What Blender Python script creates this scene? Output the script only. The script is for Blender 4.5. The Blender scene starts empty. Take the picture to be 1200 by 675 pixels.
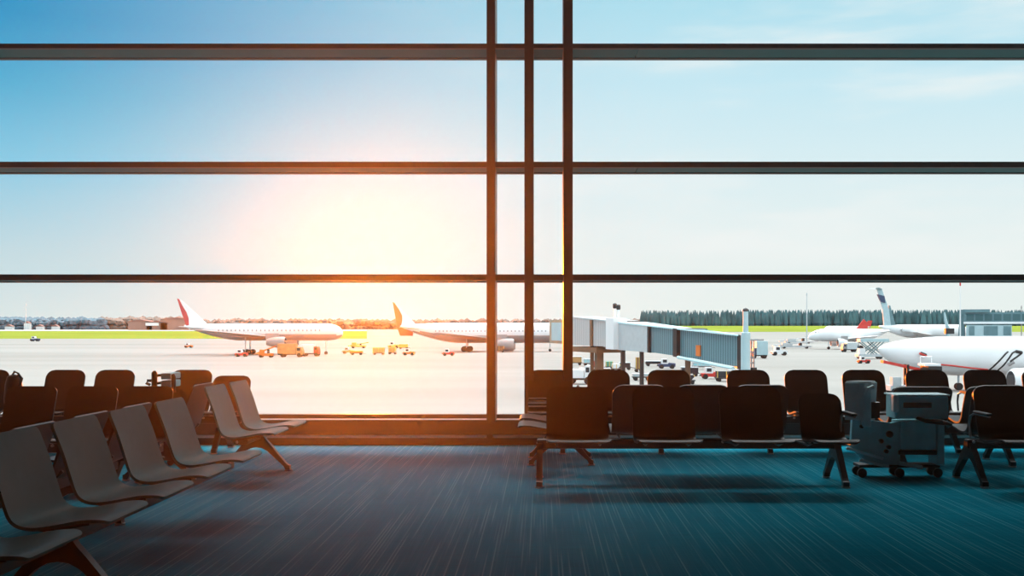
import bpy, bmesh, math, random
from mathutils import Vector, Matrix
random.seed(7)
PI = math.pi
SC = bpy.context.scene
COL = SC.collection

# ------------------------------------------------------------------ measuring
F, CX, HY, EYE = 1200.0, 635.0, 382.0, 1.3        # focal length in px, vanishing point, eye height
GZ = -6.2                                         # apron level (departure floor is 0)
def P(px, py, D): return Vector(((px - CX) * D / F, D, EYE - (py - HY) * D / F))
def XX(px, D): return (px - CX) * D / F
def ZZ(py, D): return EYE - (py - HY) * D / F

# ------------------------------------------------------------------ materials
def lin(c):
    f = lambda v: v / 12.92 if v <= .04045 else ((v + .055) / 1.055) ** 2.4
    return tuple(f(x / 255) for x in c)
MATS = {}
def mat(name, rgb, rough=.5, metal=0., var=.08, scale=8., spec=.5, bump=0.):
    if name in MATS: return MATS[name]
    m = bpy.data.materials.new(name); m.use_nodes = True
    nt = m.node_tree; b = nt.nodes['Principled BSDF']
    b.inputs['Roughness'].default_value = rough
    b.inputs['Metallic'].default_value = metal
    b.inputs['Specular IOR Level'].default_value = spec
    tc = nt.nodes.new('ShaderNodeTexCoord')
    nz = nt.nodes.new('ShaderNodeTexNoise'); nz.inputs['Scale'].default_value = scale
    nz.inputs['Detail'].default_value = 4
    nt.links.new(tc.outputs['Object'], nz.inputs['Vector'])
    r = nt.nodes.new('ShaderNodeValToRGB')
    r.color_ramp.elements[0].position = .3; r.color_ramp.elements[1].position = .7
    r.color_ramp.elements[0].color = tuple(max(0, c * (1 - var)) for c in rgb) + (1,)
    r.color_ramp.elements[1].color = tuple(min(1, c * (1 + var)) for c in rgb) + (1,)
    nt.links.new(nz.outputs['Fac'], r.inputs['Fac'])
    nt.links.new(r.outputs['Color'], b.inputs['Base Color'])
    if bump:
        bp = nt.nodes.new('ShaderNodeBump'); bp.inputs['Strength'].default_value = bump
        bp.inputs['Distance'].default_value = .005
        nt.links.new(nz.outputs['Fac'], bp.inputs['Height']); nt.links.new(bp.outputs['Normal'], b.inputs['Normal'])
    MATS[name] = m
    return m

# ------------------------------------------------------------------ mesh builder
class MB:
    def __init__(s): s.bm = bmesh.new()
    def box(s, c, size, rot=None, bevel=0.):
        g = bmesh.ops.create_cube(s.bm, size=1.0)
        vs = g['verts']
        M = Matrix.Translation(Vector(c)) @ (rot.to_4x4() if rot else Matrix.Identity(4)) @ Matrix.Diagonal((*size, 1))
        bmesh.ops.transform(s.bm, matrix=M, verts=vs)
        if bevel:
            es = list({e for v in vs for e in v.link_edges})
            bmesh.ops.bevel(s.bm, geom=es, offset=bevel, segments=2, affect='EDGES', profile=.5)
        return s
    def bb(s, x0, x1, y0, y1, z0, z1, bevel=0.):
        return s.box(((x0+x1)/2, (y0+y1)/2, (z0+z1)/2), (abs(x1-x0), abs(y1-y0), abs(z1-z0)), None, bevel)
    def prism(s, poly, h, fn):
        """poly of (a,b); fn(a,b,t)->Vector with t in {-h/2, h/2}"""
        a = [s.bm.verts.new(fn(p[0], p[1], -h/2)) for p in poly]
        b = [s.bm.verts.new(fn(p[0], p[1], h/2)) for p in poly]
        n = len(poly)
        s.bm.faces.new(a[::-1]); s.bm.faces.new(b)
        for i in range(n): s.bm.faces.new((a[i], a[(i+1) % n], b[(i+1) % n], b[i]))
        return s
    def tube(s, pts, r, seg=10, cap=True):
        pts = [Vector(p) for p in pts]; rs = r if isinstance(r, (list, tuple)) else [r]*len(pts)
        rings = []; up = None
        for i, p in enumerate(pts):
            d = (pts[min(i+1, len(pts)-1)] - pts[max(i-1, 0)]).normalized()
            if up is None:
                up = Vector((0, 0, 1)) if abs(d.z) < .9 else Vector((0, 1, 0))
            u = d.cross(up).normalized(); v = u.cross(d).normalized(); up = v
            rings.append([s.bm.verts.new(p + rs[i]*(math.cos(2*PI*k/seg)*u + math.sin(2*PI*k/seg)*v)) for k in range(seg)])
        for a, b in zip(rings, rings[1:]):
            for k in range(seg): s.bm.faces.new((a[k], a[(k+1) % seg], b[(k+1) % seg], b[k]))
        if cap:
            s.bm.faces.new(rings[0][::-1]); s.bm.faces.new(rings[-1])
        return s
    def loft(s, rings, cap=True):
        R = [[s.bm.verts.new(p) for p in r] for r in rings]
        n = len(R[0])
        for a, b in zip(R, R[1:]):
            for k in range(n): s.bm.faces.new((a[k], a[(k+1) % n], b[(k+1) % n], b[k]))
        if cap:
            s.bm.faces.new(R[0][::-1]); s.bm.faces.new(R[-1])
        return s
    def quad(s, *p):
        s.bm.faces.new([s.bm.verts.new(q) for q in p]); return s
    def ico(s, c, r, sub=1, jitter=0., sq=(1, 1, 1)):
        g = bmesh.ops.create_icosphere(s.bm, subdivisions=sub, radius=1)
        for v in g['verts']:
            k = 1 + random.uniform(-jitter, jitter)
            v.co = Vector((v.co.x*r*sq[0]*k + c[0], v.co.y*r*sq[1]*k + c[1], v.co.z*r*sq[2]*k + c[2]))
        return s
    def wheel(s, c, r, w, axis='y', seg=14):
        d = Vector((0, w/2, 0)) if axis == 'y' else Vector((w/2, 0, 0))
        c = Vector(c); return s.tube([c-d, c-d*.8, c+d*.8, c+d], [r*.85, r, r, r*.85], seg)
    def build(s, name, m, parent=None, smooth=False, loc=None):
        bmesh.ops.recalc_face_normals(s.bm, faces=s.bm.faces)
        me = bpy.data.meshes.new(name)
        if smooth:
            for f in s.bm.faces: f.smooth = True
        s.bm.to_mesh(me); s.bm.free()
        o = bpy.data.objects.new(name, me); COL.objects.link(o)
        for x in (m if isinstance(m, list) else [m]): me.materials.append(x)
        if smooth:
            try: me.set_sharp_from_angle(angle=R(38))
            except Exception: pass
        if parent: o.parent = parent
        if loc: o.location = loc
        return o
R = math.radians
def thing(name, label, cat, loc=(0, 0, 0), rz=0., group=None):
    o = bpy.data.objects.new(name, None); COL.objects.link(o)
    o.empty_display_size = .1
    o.location = loc; o.rotation_euler = (0, 0, rz)
    o['label'] = label; o['category'] = cat
    if group: o['group'] = group
    return o
def tag(o, label, cat, group=None, kind=None):
    o['label'] = label; o['category'] = cat
    if group: o['group'] = group
    if kind: o['kind'] = kind
    return o
def struct(o, label=None, cat=None):
    o['kind'] = 'structure'
    if label: o['label'] = label
    if cat: o['category'] = cat
    return o
def kids(o): return [c for c in COL.objects if c.parent == o]
def copy_tree(o, loc, rz, label, group=None):
    def cp(q, par):
        c = q.copy(); COL.objects.link(c)
        if par: c.parent = par
        for ch in kids(q): cp(ch, c)
        return c
    c = cp(o, None); c.location = loc; c.rotation_euler = (0, 0, rz); c['label'] = label
    if group: c['group'] = group
    return c

# ------------------------------------------------------------------ palette
M_frame = mat('dark_aluminium', (.025, .025, .026), .45, 0, .1, 20)
M_frameun = mat('lit_transom_soffit', (.026, .175, .185), .6, 0, .05, 6, .1)
M_rail = mat('brushed_rail', (.5, .48, .45), .35, .6, .06, 30)
M_shell = mat('grey_laminate', (.085, .19, .20), .35, 0, .05, 12, .04)
M_dark = mat('backlit_laminate', (.028, .026, .025), .42, 0, .08, 12)  # seat laminate darkened, standing for rows seen against the light
M_beam = mat('dark_beam_metal', (.03, .03, .032), .35, .3, .08, 25)
M_chrome = mat('satin_chrome', (.42, .42, .43), .38, .9, .04, 30)
M_black = mat('black_plastic', (.012, .012, .012), .45, 0, .1, 20)
M_wall = mat('dark_wall_paint', (.008, .013, .015), .8, 0, .06, 3)
M_ceil = mat('dark_ceiling_panel', (.02, .028, .03), .8, 0, .06, 3)
M_cart = mat('grey_painted_steel', (.32, .66, .72), .4, 0, .1, 9)
M_cartlight = mat('pale_steel', (.62, .86, .92), .35, 0, .1, 9)
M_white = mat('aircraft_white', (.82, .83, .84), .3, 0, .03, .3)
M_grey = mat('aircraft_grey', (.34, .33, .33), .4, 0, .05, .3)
M_red = mat('signal_red', (.62, .04, .03), .4, 0, .08, 1)
M_finred = mat('fin_red', (.55, .06, .07), .4, 0, .08, 1)
M_finorange = mat('fin_orange_red', (.70, .12, .05), .4, 0, .08, 1)
M_tyre = mat('tyre_rubber', (.02, .02, .02), .8, 0, .1, 4)
M_glassdark = mat('dark_window_glass', (.03, .04, .05), .1, 0, .05, 3)
M_tan = mat('tan_paint', (.48, .30, .12), .5, 0, .15, 1)
M_orange = mat('orange_paint', (.75, .18, .03), .5, 0, .1, 1)
M_yellow = mat('yellow_paint', (.75, .50, .10), .5, 0, .1, 1)
M_steel = mat('light_steel', (.55, .60, .62), .45, .2, .06, 2)
M_brown = mat('brown_steel', (.20, .10, .05), .5, 0, .1, 2)
M_blueg = mat('pale_blue_steel', (.42, .58, .62), .4, 0, .06, 1)
M_teal = mat('teal_cladding', (.13, .25, .28), .4, 0, .12, 1)
M_green = mat('green_paint', (.10, .35, .25), .5, 0, .1, 1)
M_navy = mat('dark_blue_paint', (.03, .06, .14), .4, 0, .1, 1)

# carpet: teal with broken lighter yarn lines running towards the window
def carpet():
    m = bpy.data.materials.new('teal_carpet'); m.use_nodes = True
    nt = m.node_tree; N = nt.nodes.new; L = nt.links.new
    b = nt.nodes['Principled BSDF']; b.inputs['Roughness'].default_value = .5
    b.inputs['Specular IOR Level'].default_value = .0; b.inputs['Specular Tint'].default_value = (.35, .85, 1, 1)
    tc = N('ShaderNodeTexCoord')
    def streak(sx, sy, lo, hi, det=1.5):
        mp = N('ShaderNodeMapping'); mp.inputs['Scale'].default_value = (sx, sy, 1)
        L(tc.outputs['Object'], mp.inputs['Vector'])
        nz = N('ShaderNodeTexNoise'); nz.inputs['Scale'].default_value = 1; nz.inputs['Detail'].default_value = det
        L(mp.outputs['Vector'], nz.inputs['Vector'])
        mr = N('ShaderNodeMapRange'); mr.inputs['From Min'].default_value = lo; mr.inputs['From Max'].default_value = hi
        L(nz.outputs['Fac'], mr.inputs['Value']); return mr.outputs['Result']
    sp = N('ShaderNodeSeparateXYZ'); L(tc.outputs['Object'], sp.inputs[0])
    def m2(op, p, q=None):
        n = N('ShaderNodeMath'); n.operation = op
        for k, v in enumerate((p, q)):
            if v is None: continue
            if isinstance(v, (int, float)): n.inputs[k].default_value = v
            else: L(v, n.inputs[k])
        return n.outputs[0]
    def yarn(n_per_m, freq, lo, hi, width, seed):
        u = m2('MULTIPLY', sp.outputs['X'], n_per_m); cell = m2('FLOOR', u)
        wn = N('ShaderNodeTexWhiteNoise'); wn.noise_dimensions = '1D'; L(m2('ADD', cell, seed), wn.inputs['W'])
        v = m2('ADD', m2('MULTIPLY', sp.outputs['Y'], freq), m2('MULTIPLY', wn.outputs['Value'], 400.))
        nz = N('ShaderNodeTexNoise'); nz.noise_dimensions = '1D'; nz.inputs['Scale'].default_value = 1; nz.inputs['Detail'].default_value = 1
        L(v, nz.inputs['W'])
        mr = N('ShaderNodeMapRange'); mr.inputs['From Min'].default_value = lo; mr.inputs['From Max'].default_value = hi
        L(nz.outputs['Fac'], mr.inputs['Value'])
        band = m2('LESS_THAN', m2('ABSOLUTE', m2('SUBTRACT', m2('SUBTRACT', u, cell), .5)), width)
        return m2('MULTIPLY', mr.outputs['Result'], band)
    a = yarn(50, .40, .50, .64, .17, 11.)      # long light yarns
    c = yarn(115, .9, .46, .68, .34, 71.)    # short fine yarns
    d = streak(3.0, 60, .50, .72)          # cross weave
    e = streak(.9, 1.3, .30, .70, 3)       # wear, broad
    def mix(f, A, B):
        x = N('ShaderNodeMix'); x.data_type = 'RGBA'
        L(f, x.inputs[0])
        for s, v in ((6, A), (7, B)):
            if isinstance(v, tuple): x.inputs[s].default_value = v + (1,)
            else: L(v, x.inputs[s])
        return x.outputs[2]
    def mul(f, k):
        q = N('ShaderNodeMath'); q.operation = 'MULTIPLY'; q.use_clamp = True
        L(f, q.inputs[0]); q.inputs[1].default_value = k; return q.outputs[0]
    base = mix(e, (.002, .165, .24), (.003, .205, .29))
    base = mix(mul(d, .45), base, (.003, .095, .14))
    base = mix(mul(c, .60), base, (.02, .24, .33))
    base = mix(mul(a, .9), base, (.07, .36, .44))
    L(base, b.inputs['Base Color'])
    b.inputs['Sheen Weight'].default_value = 0; b.inputs['Sheen Roughness'].default_value = .25; b.inputs['Sheen Tint'].default_value = (.45, .85, 1, 1)
    return m
M_carpet = carpet()

def apron_mat():
    m = bpy.data.materials.new('apron_concrete'); m.use_nodes = True
    nt = m.node_tree; N = nt.nodes.new; L = nt.links.new
    b = nt.nodes['Principled BSDF']; b.inputs['Roughness'].default_value = 1; b.inputs['Specular IOR Level'].default_value = 0
    tc = N('ShaderNodeTexCoord')
    mp = N('ShaderNodeMapping'); mp.inputs['Scale'].default_value = (.004, .03, 1)
    L(tc.outputs['Object'], mp.inputs['Vector'])
    nz = N('ShaderNodeTexNoise'); nz.inputs['Scale'].default_value = 1; nz.inputs['Detail'].default_value = 5
    L(mp.outputs['Vector'], nz.inputs['Vector'])
    r = N('ShaderNodeValToRGB'); r.color_ramp.elements[0].position = .35; r.color_ramp.elements[1].position = .62
    r.color_ramp.elements[0].color = (.25, .245, .23, 1); r.color_ramp.elements[1].color = (.30, .295, .28, 1)
    L(nz.outputs['Fac'], r.inputs['Fac'])
    L(r.outputs['Color'], b.inputs['Base Color'])
    return m
M_apron = apron_mat()
M_grass = mat('mown_grass', (.21, .25, .04), 1, 0, .15, .01, 0)
M_pale = mat('pale_taxiway', (.6, .58, .52), 1, 0, .05, .01, 0)

def glass_mat():
    m = bpy.data.materials.new('clear_window_glass'); m.use_nodes = True
    nt = m.node_tree; nt.nodes.clear(); N = nt.nodes.new; L = nt.links.new
    o = N('ShaderNodeOutputMaterial'); mx = N('ShaderNodeMixShader')
    t = N('ShaderNodeBsdfTransparent'); g = N('ShaderNodeBsdfGlossy'); g.inputs['Roughness'].default_value = .02
    t.inputs['Color'].default_value = (.985, .995, .99, 1)
    mx.inputs[0].default_value = .03
    L(t.outputs[0], mx.inputs[1]); L(g.outputs[0], mx.inputs[2]); L(mx.outputs[0], o.inputs['Surface'])
    return m
M_glass = glass_mat()

# ================================================================== ROOM SHELL
WY = 11.4                         # glass plane
FY = 10.95                        # front of the transoms
RX0, RX1, RY0, RZ = -8.5, 8.5, -5.0, 6.6
struct(MB().bb(RX0, RX1, RY0, 11.25, -.12, 0).build('floor', M_carpet), 'teal carpet with light yarn lines', 'floor')
struct(MB().bb(RX0-.2, RX1+.2, RY0-.2, WY+.1, RZ, RZ+.2).build('ceiling', M_ceil))
struct(MB().bb(RX0-.2, RX0, RY0, WY, 0, RZ).build('wall_left', M_wall))
struct(MB().bb(RX1, RX1+.2, RY0, WY, 0, RZ).build('wall_right', M_wall))
struct(MB().bb(RX0-.2, RX1+.2, RY0-.2, RY0, 0, RZ).build('wall_back', M_wall))
struct(MB().bb(RX0-.2, RX1+.2, 11.25, WY+.3, -.4, 0).build('trim_1', M_frame))

win = bpy.data.objects.new('window_1', None); COL.objects.link(win); win.location = (0, WY, 0)
struct(win, 'tall glazed wall with dark horizontal transoms and three mullions', 'window')
def wpart(mb, name, m):
    o = mb.build(name, m, win); o.location = (0, -WY, 0); return o
# transoms: dark nosing at the front, soffit panels coloured paler for light from below
mull = [(570.2, 580.2), (614.5, 625.2), (660.2, 671.2)]
MX = [(XX(a, FY-.02), XX(b, FY-.02)) for a, b in mull]
seam = XX(748.5, FY)
for zt, zb in ((ZZ(51, FY), ZZ(56.5, FY)), (ZZ(189.5, FY), ZZ(196, FY)), (ZZ(321.5, FY), ZZ(328.5, FY))):
    mb = MB()
    mb.bb(RX0, RX1, FY, FY+.05, zb, zt)
    tr = wpart(mb, 'transom', M_frame)
    s = MB()
    xs = [RX0] + [v for p in MX for v in p] + [seam-.006, seam+.006, RX1]
    for a, b in zip(xs[0::2], xs[1::2]): s.bb(a, b, FY+.05, WY-.02, zb+.004, zt)
    so = s.build('soffit_panel', M_frameun, tr)
    g = MB().bb(RX0, RX1, WY-.05, WY+.03, zb-.006, zt+.02).build('glazing_bar', M_frame, tr)
ztop = RZ - .25
wpart(MB().bb(RX0, RX1, FY, WY+.1, ztop, RZ), 'head_frame', M_frame)
for a, b in MX:
    wpart(MB().bb(a, b, FY-.02, WY+.03, .27, ztop, .004), 'mullion', M_frame)
# sill
SF = 11.2
wpart(MB().bb(RX0, RX1, SF, WY+.05, 0.0, .27, .004), 'sill_box', M_frame)
wpart(MB().bb(RX0, RX1, SF-.01, WY+.05, .272, .276), 'sill_top', M_rail)  # bright metal sheet puts sky light on the sill top into colour
zbar0, zbar1 = ZZ(513, SF), ZZ(509.5, SF)
xs = [RX0, XX(570, SF), XX(577.5, SF), XX(1300, SF)]
for a, b in ((RX0, XX(570.5, SF)), (XX(577.5, SF), RX1)):
    wpart(MB().bb(a, b, SF-.025, SF, zbar0, zbar1, .006), 'kick_rail', M_rail)
wpart(MB().bb(RX0, RX1, WY-.06, WY+.03, .276, .276+.045), 'bottom_frame', M_frame)
# panes
zl = [.32, ZZ(328.5, FY)-.006, ZZ(321.5, FY)+.02, ZZ(196, FY)-.006, ZZ(189.5, FY)+.02, ZZ(56.5, FY)-.006, ZZ(51, FY)+.02, ztop]
xl = [RX0] + [v for p in MX for v in p] + [RX1]
for z0, z1 in zip(zl[0::2], zl[1::2]):
    mb = MB()
    for a, b in zip(xl[0::2], xl[1::2]):
        mb.quad((a, WY, z0), (b, WY, z0), (b, WY, z1), (a, WY, z1))
    wpart(mb, 'pane', M_glass)

# ================================================================== SEATING
def shell_mb(w, off=0., top=.80, rc=.06, seat=.415, th=.016, taper=.0):
    """bent one-piece shell, faces +Y local, centred on x=0"""
    k = top - .80
    ctrl = [(-.300, .800+k), (-.262, .690+k*.7), (-.228, .580+k*.4), (-.200, .490+k*.2), (-.178, .430), (-.150, .397),
            (-.110, .379), (-.060, .373), (0, .378), (.08, .392), (.16, .407), (.22, .415), (.255, .414), (.272, .405)]
    pts = []
    for i in range(len(ctrl)-1):
        p0 = ctrl[max(i-1, 0)]; p1 = ctrl[i]; p2 = ctrl[i+1]; p3 = ctrl[min(i+2, len(ctrl)-1)]
        n = 4 if i < 4 or i > 8 else 3
        if i == 0: n = 8
        for j in range(n):
            t = j/n
            q = [.5*((2*p1[a]) + (-p0[a]+p2[a])*t + (2*p0[a]-5*p1[a]+4*p2[a]-p3[a])*t*t + (-p0[a]+3*p1[a]-3*p2[a]+p3[a])*t**3) for a in (0, 1)]
            pts.append(q)
    pts.append(list(ctrl[-1]))
    # arc length
    s = [0]
    for a, b in zip(pts, pts[1:]): s.append(s[-1] + math.hypot(b[0]-a[0], b[1]-a[1]))
    Ltot = s[-1]
    NV = 8
    mb = MB(); top_, bot_ = [], []
    for i, p in enumerate(pts):
        a = pts[max(i-1, 0)]; b = pts[min(i+1, len(pts)-1)]
        d = Vector((b[0]-a[0], b[1]-a[1])).normalized(); n = Vector((-d.y, d.x))     # towards sitter
        if n.y < 0 and i > 10: n = -n
        hw = w/2
        d0, d1 = s[i], Ltot - s[i]
        for dd, r in ((d0, rc), (d1, .05)):
            if dd < r: hw = min(hw, w/2 - r + math.sqrt(max(0, r*r - (r-dd)**2)))
        hw -= taper * max(0, 1 - s[i]/(.45*Ltot))
        rt, rb = [], []
        for v in range(NV+1):
            f = -1 + 2*v/NV
            dish = .010*(f*f) * min(1, d0/.2) * min(1, d1/.12)
            q = Vector((f*hw, p[0]+off + n.x*dish, p[1] + n.y*dish))
            e = th*.5
            rt.append(mb.bm.verts.new(q + Vector((0, n.x*e, n.y*e))))
            rb.append(mb.bm.verts.new(q - Vector((0, n.x*e, n.y*e))))
        top_.append(rt); bot_.append(rb)
    for i in range(len(pts)-1):
        for v in range(NV):
            mb.bm.faces.new((top_[i][v], top_[i][v+1], top_[i+1][v+1], top_[i+1][v]))
            mb.bm.faces.new((bot_[i][v], bot_[i+1][v], bot_[i+1][v+1], bot_[i][v+1]))
        for v in (0, NV):
            mb.bm.faces.new((top_[i][v], top_[i+1][v], bot_[i+1][v], bot_[i][v]))
    for i in (0, len(pts)-1):
        for v in range(NV):
            mb.bm.faces.new((top_[i][v], bot_[i][v], bot_[i][v+1], top_[i][v+1]))
    return mb
SHELLS = {}
def shell_obj(key, m, parent, x, flip=False):
    if key not in SHELLS:
        o = shell_mb(*key[:2], *key[2:4]).build('seat_shell', m, parent, smooth=True); SHELLS[key] = (o.data, {})
    else:
        o = bpy.data.objects.new('seat_shell', SHELLS[key][0]); COL.objects.link(o); o.parent = parent
        if o.data.materials[0] != m:
            me = SHELLS[key][1].get(m.name)
            if not me:
                me = o.data.copy(); me.materials.clear(); me.materials.append(m); SHELLS[key][1][m.name] = me
            o.data = me
    o.location = (x, 0, 0); o.rotation_euler = (0, 0, PI if flip else 0)
    return o
LEGPOLY = [(-.055, .33), (.055, .33), (.085, .285), (.13, .235), (.262, .075), (.285, .055), (.300, .050), (.300, .012), (.262, .012), (.245, .045),
           (.10, .178), (.05, .205), (0, .212), (-.05, .205), (-.10, .178), (-.245, .045), (-.262, .012), (-.300, .012), (-.300, .05), (-.285, .055), (-.262, .075), (-.13, .235), (-.085, .285)]
LEGME = []
def leg(parent, x):
    if not LEGME:
        mb = MB(); mb.prism(LEGPOLY, .05, lambda a, b, t: Vector((t, a, b)))
        o = mb.build('leg', M_beam, parent); LEGME.append(o.data)
        bv = None
        g = MB().tube([(0, 0, 0), (0, 0, .012)], .034, 14).build('foot_pad', M_chrome, o); LEGME.append(g.data); g.location = (0, .281, 0)
    else:
        o = bpy.data.objects.new('leg', LEGME[0]); COL.objects.link(o); o.parent = parent
        g = bpy.data.objects.new('foot_pad', LEGME[1]); COL.objects.link(g); g.parent = o; g.location = (0, .281, 0)
    g = bpy.data.objects.new('foot_pad', LEGME[1]); COL.objects.link(g); g.parent = o; g.location = (0, -.281, 0)
    o.location = (x, 0, 0)
    return o
def armrest(parent, x, off=0., flip=False):
    s = -1 if flip else 1
    mb = MB()
    pts = [(x, s*(off-.17), .40), (x, s*(off-.19), .50), (x, s*(off-.17), .575), (x, s*(off-.10), .60), (x, s*(off+.18), .60)]
    mb.tube(pts, .011, 8)
    o = mb.build('armrest', M_chrome, parent, smooth=True)
    MB().box((x, s*(off+.05), .615), (.045, .27, .022), None, .008).build('arm_pad', M_black, o)
    return o
BR = []
def bracket(parent, x, off, flip):
    """cradle that bolts a shell on the beam, with two bright bolt caps"""
    s = -1 if flip else 1
    for dx in (-.17, .17):
        pp_ = [(off+.16, .395), (off-.02, .362), (off-.13, .372), (off-.20, .44)] if off < .3 else [(off+.16, .395), (off+.02, .362), (off-.12, .362), (.03, .345)]
        o = MB().tube([(x+dx, s*u, v) for u, v in pp_], .010, 6).build('seat_bracket', M_beam, parent, smooth=True)
        MB().tube([(x+dx*1.18, s*.047, .345), (x+dx*1.18, s*.06, .345)], .012, 10).build('bolt_cap', M_chrome, o)
def bench(label, loc, rz, seats, w, m, legs, beam, off=0., top=.80, rc=.06, arms=(), group=None):
    """seats: list of (x, flip[, width, top, material])"""
    t = thing('airport_bench', label, 'bench', loc, rz, group)
    MB().bb(beam[0], beam[1], -.045, .045, .285, .362, .012).build('beam', M_beam, t)
    for q in seats:
        x, fl = q[0], q[1]
        ww = q[2] if len(q) > 2 else w; tt = q[3] if len(q) > 3 else top
        mm = q[4] if len(q) > 4 else m; of = q[5] if len(q) > 5 else off
        shell_obj((ww, of, tt, rc), mm, t, x, fl); bracket(t, x, of, fl)
    for x in legs: leg(t, x)
    for q in arms: armrest(t, q[0], off, q[1] if len(q) > 1 else False)
    return t

# near left aisle bench, faces right (+X).  local x runs along -Y after rotation by -90 deg: local (x,y) -> world (y,-x)
def aisle_right(label, cx, ys, legs, beam, w=.52, **k):
    return bench(label, (cx, 0, 0), -PI/2, [(-y, False) for y in ys], w, M_shell, [-y for y in legs], (-beam[1], -beam[0]), **k)
n0 = [3.42, 4.14, 4.87, 5.54, 6.24, 6.95]
aisle_right('long near row of grey moulded seats facing the carpet aisle', -2.235, n0, [3.35, 4.75], (3.05, 7.3), rc=.035)
aisle_right('pair of grey moulded seats with arched leg beside the window sill', -2.56, [8.62, 9.28], [9.2], (8.75, 9.5), off=.10, rc=.035)

bench('dark single seat turned away just behind the far pair of grey seats', (-3.22, 0, 0), PI/2, [(8.85, False)], .54, M_dark,
      [8.62, 9.05], (8.55, 9.15), rc=.05)

bench('dark row turned away back to back with the long near grey row', (-3.04, 0, 0), PI/2, [(y, False) for y in n0[1:]], .52, M_dark,
      [4.2, 6.7], (3.8, 7.25), top=.765, rc=.05)
BW = .415
bench('low dark row of seats facing in behind the near grey seats', (-3.30, 8.22, 0), PI, [(-XX(c, 8.44)-3.30, False) for c in (-32, 37, 108.5, 173)], BW, M_dark,
      [1.45, .05], (-.25, 1.6), off=.05, rc=.06)
bench('dark two-seat row by the glass at the far left', (XX(55, 10.95), 10.68, 0), PI,
      [(-(XX(c, 10.95)-XX(55, 10.95)), False) for c in (-12, 77, 135)], .42, M_dark, [.55, -.5], (-.9, .85), top=.828, rc=.09, arms=[(-.46,)])
bench('dark row by the glass behind the far pair of grey seats', (XX(248, 10.95), 10.68, 0), PI,
      [(-(XX(225, 10.95)-XX(248, 10.95)), False, .43, .828), (-(XX(272, 10.95)-XX(248, 10.95)), False, .40, .765)], .42, M_dark,
      [.2, -.2], (-.40, .42), top=.828, rc=.08)

# right group: back-to-back bench, front half faces the camera
bx = XX(676, 8.38)
fr = [XX(c, 8.38) for c in (676, 776, 877.5)]
bk = [XX(c, 8.62) for c in (750, 824, 893)]
bench('long back-to-back dark bench nearest the camera with pole-like end legs', (0, 8.50, 0), PI,
      [(-x, False, .50, .80) for x in fr] + [(-XX(962, 8.3), False, .35, .745, M_dark, .42)] + [(-x, True, .46, .803, M_dark, .42) for x in bk],
      .50, M_dark, [.02, -2.44], (-2.46, .04), off=.42, rc=.085, arms=[(-XX(988, 8.2), False)])
bench('dark bench seen end-on facing the carpet aisle beside the mullions', (.18, 0, 0), PI/2,
      [(9.22, False), (9.95, False)], .50, M_dark, [9.55, 10.1], (8.95, 10.3), off=.118, top=.715, rc=.085, arms=[(9.0,), (9.58,)])
def crow(label, cs, arms):
    c0 = XX(cs[1], 10.95)
    return bench(label, (c0, 10.68, 0), PI, [(-(XX(c, 10.95)-c0), False) for c in cs], .455, M_dark, [.5, -.5], (-.85, .85), top=.828, rc=.10, arms=arms)
crow('dark three-seat row by the glass whose end seat meets the right mullion', (644, 713, 783.5), [(-.34,)])
crow('dark three-seat row by the glass below the jet bridge end post', (876.5, 944, 1011.5), [])
crow('dark three-seat row by the glass below the big white aircraft nose', (1085.5, 1153.5, 1222), [(.32,)])
bench('dark bench partly cut by the right edge of the picture, arched leg showing', (XX(1174, 8.38), 8.50, 0), PI,
      [(0, False, .50, .805), (-.70, False, .50, .805), (-.10, True, .46, .80, M_dark, .42)], .50, M_dark, [.21, -.9], (-1.05, .245), off=.42, rc=.085, arms=[(.31,)])
bench('low dark seats facing the glass behind the grey trolley', (XX(1082, 9.5), 9.72, 0), 0,
      [(0, False), (.68, False)], .56, M_dark, [-.2, .8], (-.35, 1.0), top=.735, off=.08, rc=.07)

# ------------------------------------------------------------------ grey equipment trolley among the right-hand seats
TD = 8.75
def tx(px): return XX(px, TD) - XX(1050, TD)
def tz(py): return ZZ(py, TD)
tr = thing('equipment_trolley', 'grey metal equipment trolley with two upright panels among the dark seats', 'trolley', (XX(1050, TD), TD, 0))
MB().loft([[Vector((tx(990)+a, 0+b, tz(492))) for a, b in ((0, 0), (.11, -.04), (.22, -.02), (.27, .04), (.25, .08), (.10, .06))],
           [Vector((tx(990)+a, 0+b, tz(449))) for a, b in ((0, 0), (.11, -.04), (.22, -.02), (.29, .04), (.27, .08), (.10, .06))],
           [Vector((tx(991)+a, 0+b, tz(446.5))) for a, b in ((.01, .01), (.11, -.025), (.21, -.01), (.26, .04), (.25, .06), (.10, .05))]]).build('upright_panel', M_cartlight, tr)  # paler steel, window light on this panel put into its colour
cb = MB().bb(tx(1048), tx(1110), -.03, .22, tz(490.5), tz(464), .012).build('control_box', M_cart, tr)
MB().bb(tx(1046.5), tx(1111), -.045, .235, tz(464), tz(462), .004).build('lid', M_cartlight, cb)
MB().bb(tx(1057), tx(1090), -.036, -.028, tz(477.5), tz(471.5), .002).build('display_slot', M_glassdark, cb)
MB().bb(tx(1044.5), tx(1051), -.06, .02, tz(483), tz(462), .015).build('corner_post', M_cartlight, tr)
dp = MB().bb(tx(1056), tx(1097), -.01, .25, tz(527), tz(494), .008).build('door_panel', M_cart, tr)
MB().bb(tx(1054), tx(1099), .0, .26, tz(533), tz(528), .004).build('dark_tray', M_black, tr)
sp = MB().prism([(tx(1000), tz(490)), (tx(1046), tz(496)), (tx(1056), tz(494)), (tx(1056), tz(545)), (tx(1042), tz(549)), (tx(1022), tz(546)), (tx(998), tz(526))], .05,
                lambda a, b, t: Vector((a, .05+t, b))).build('side_plate', M_cart, tr)
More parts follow.
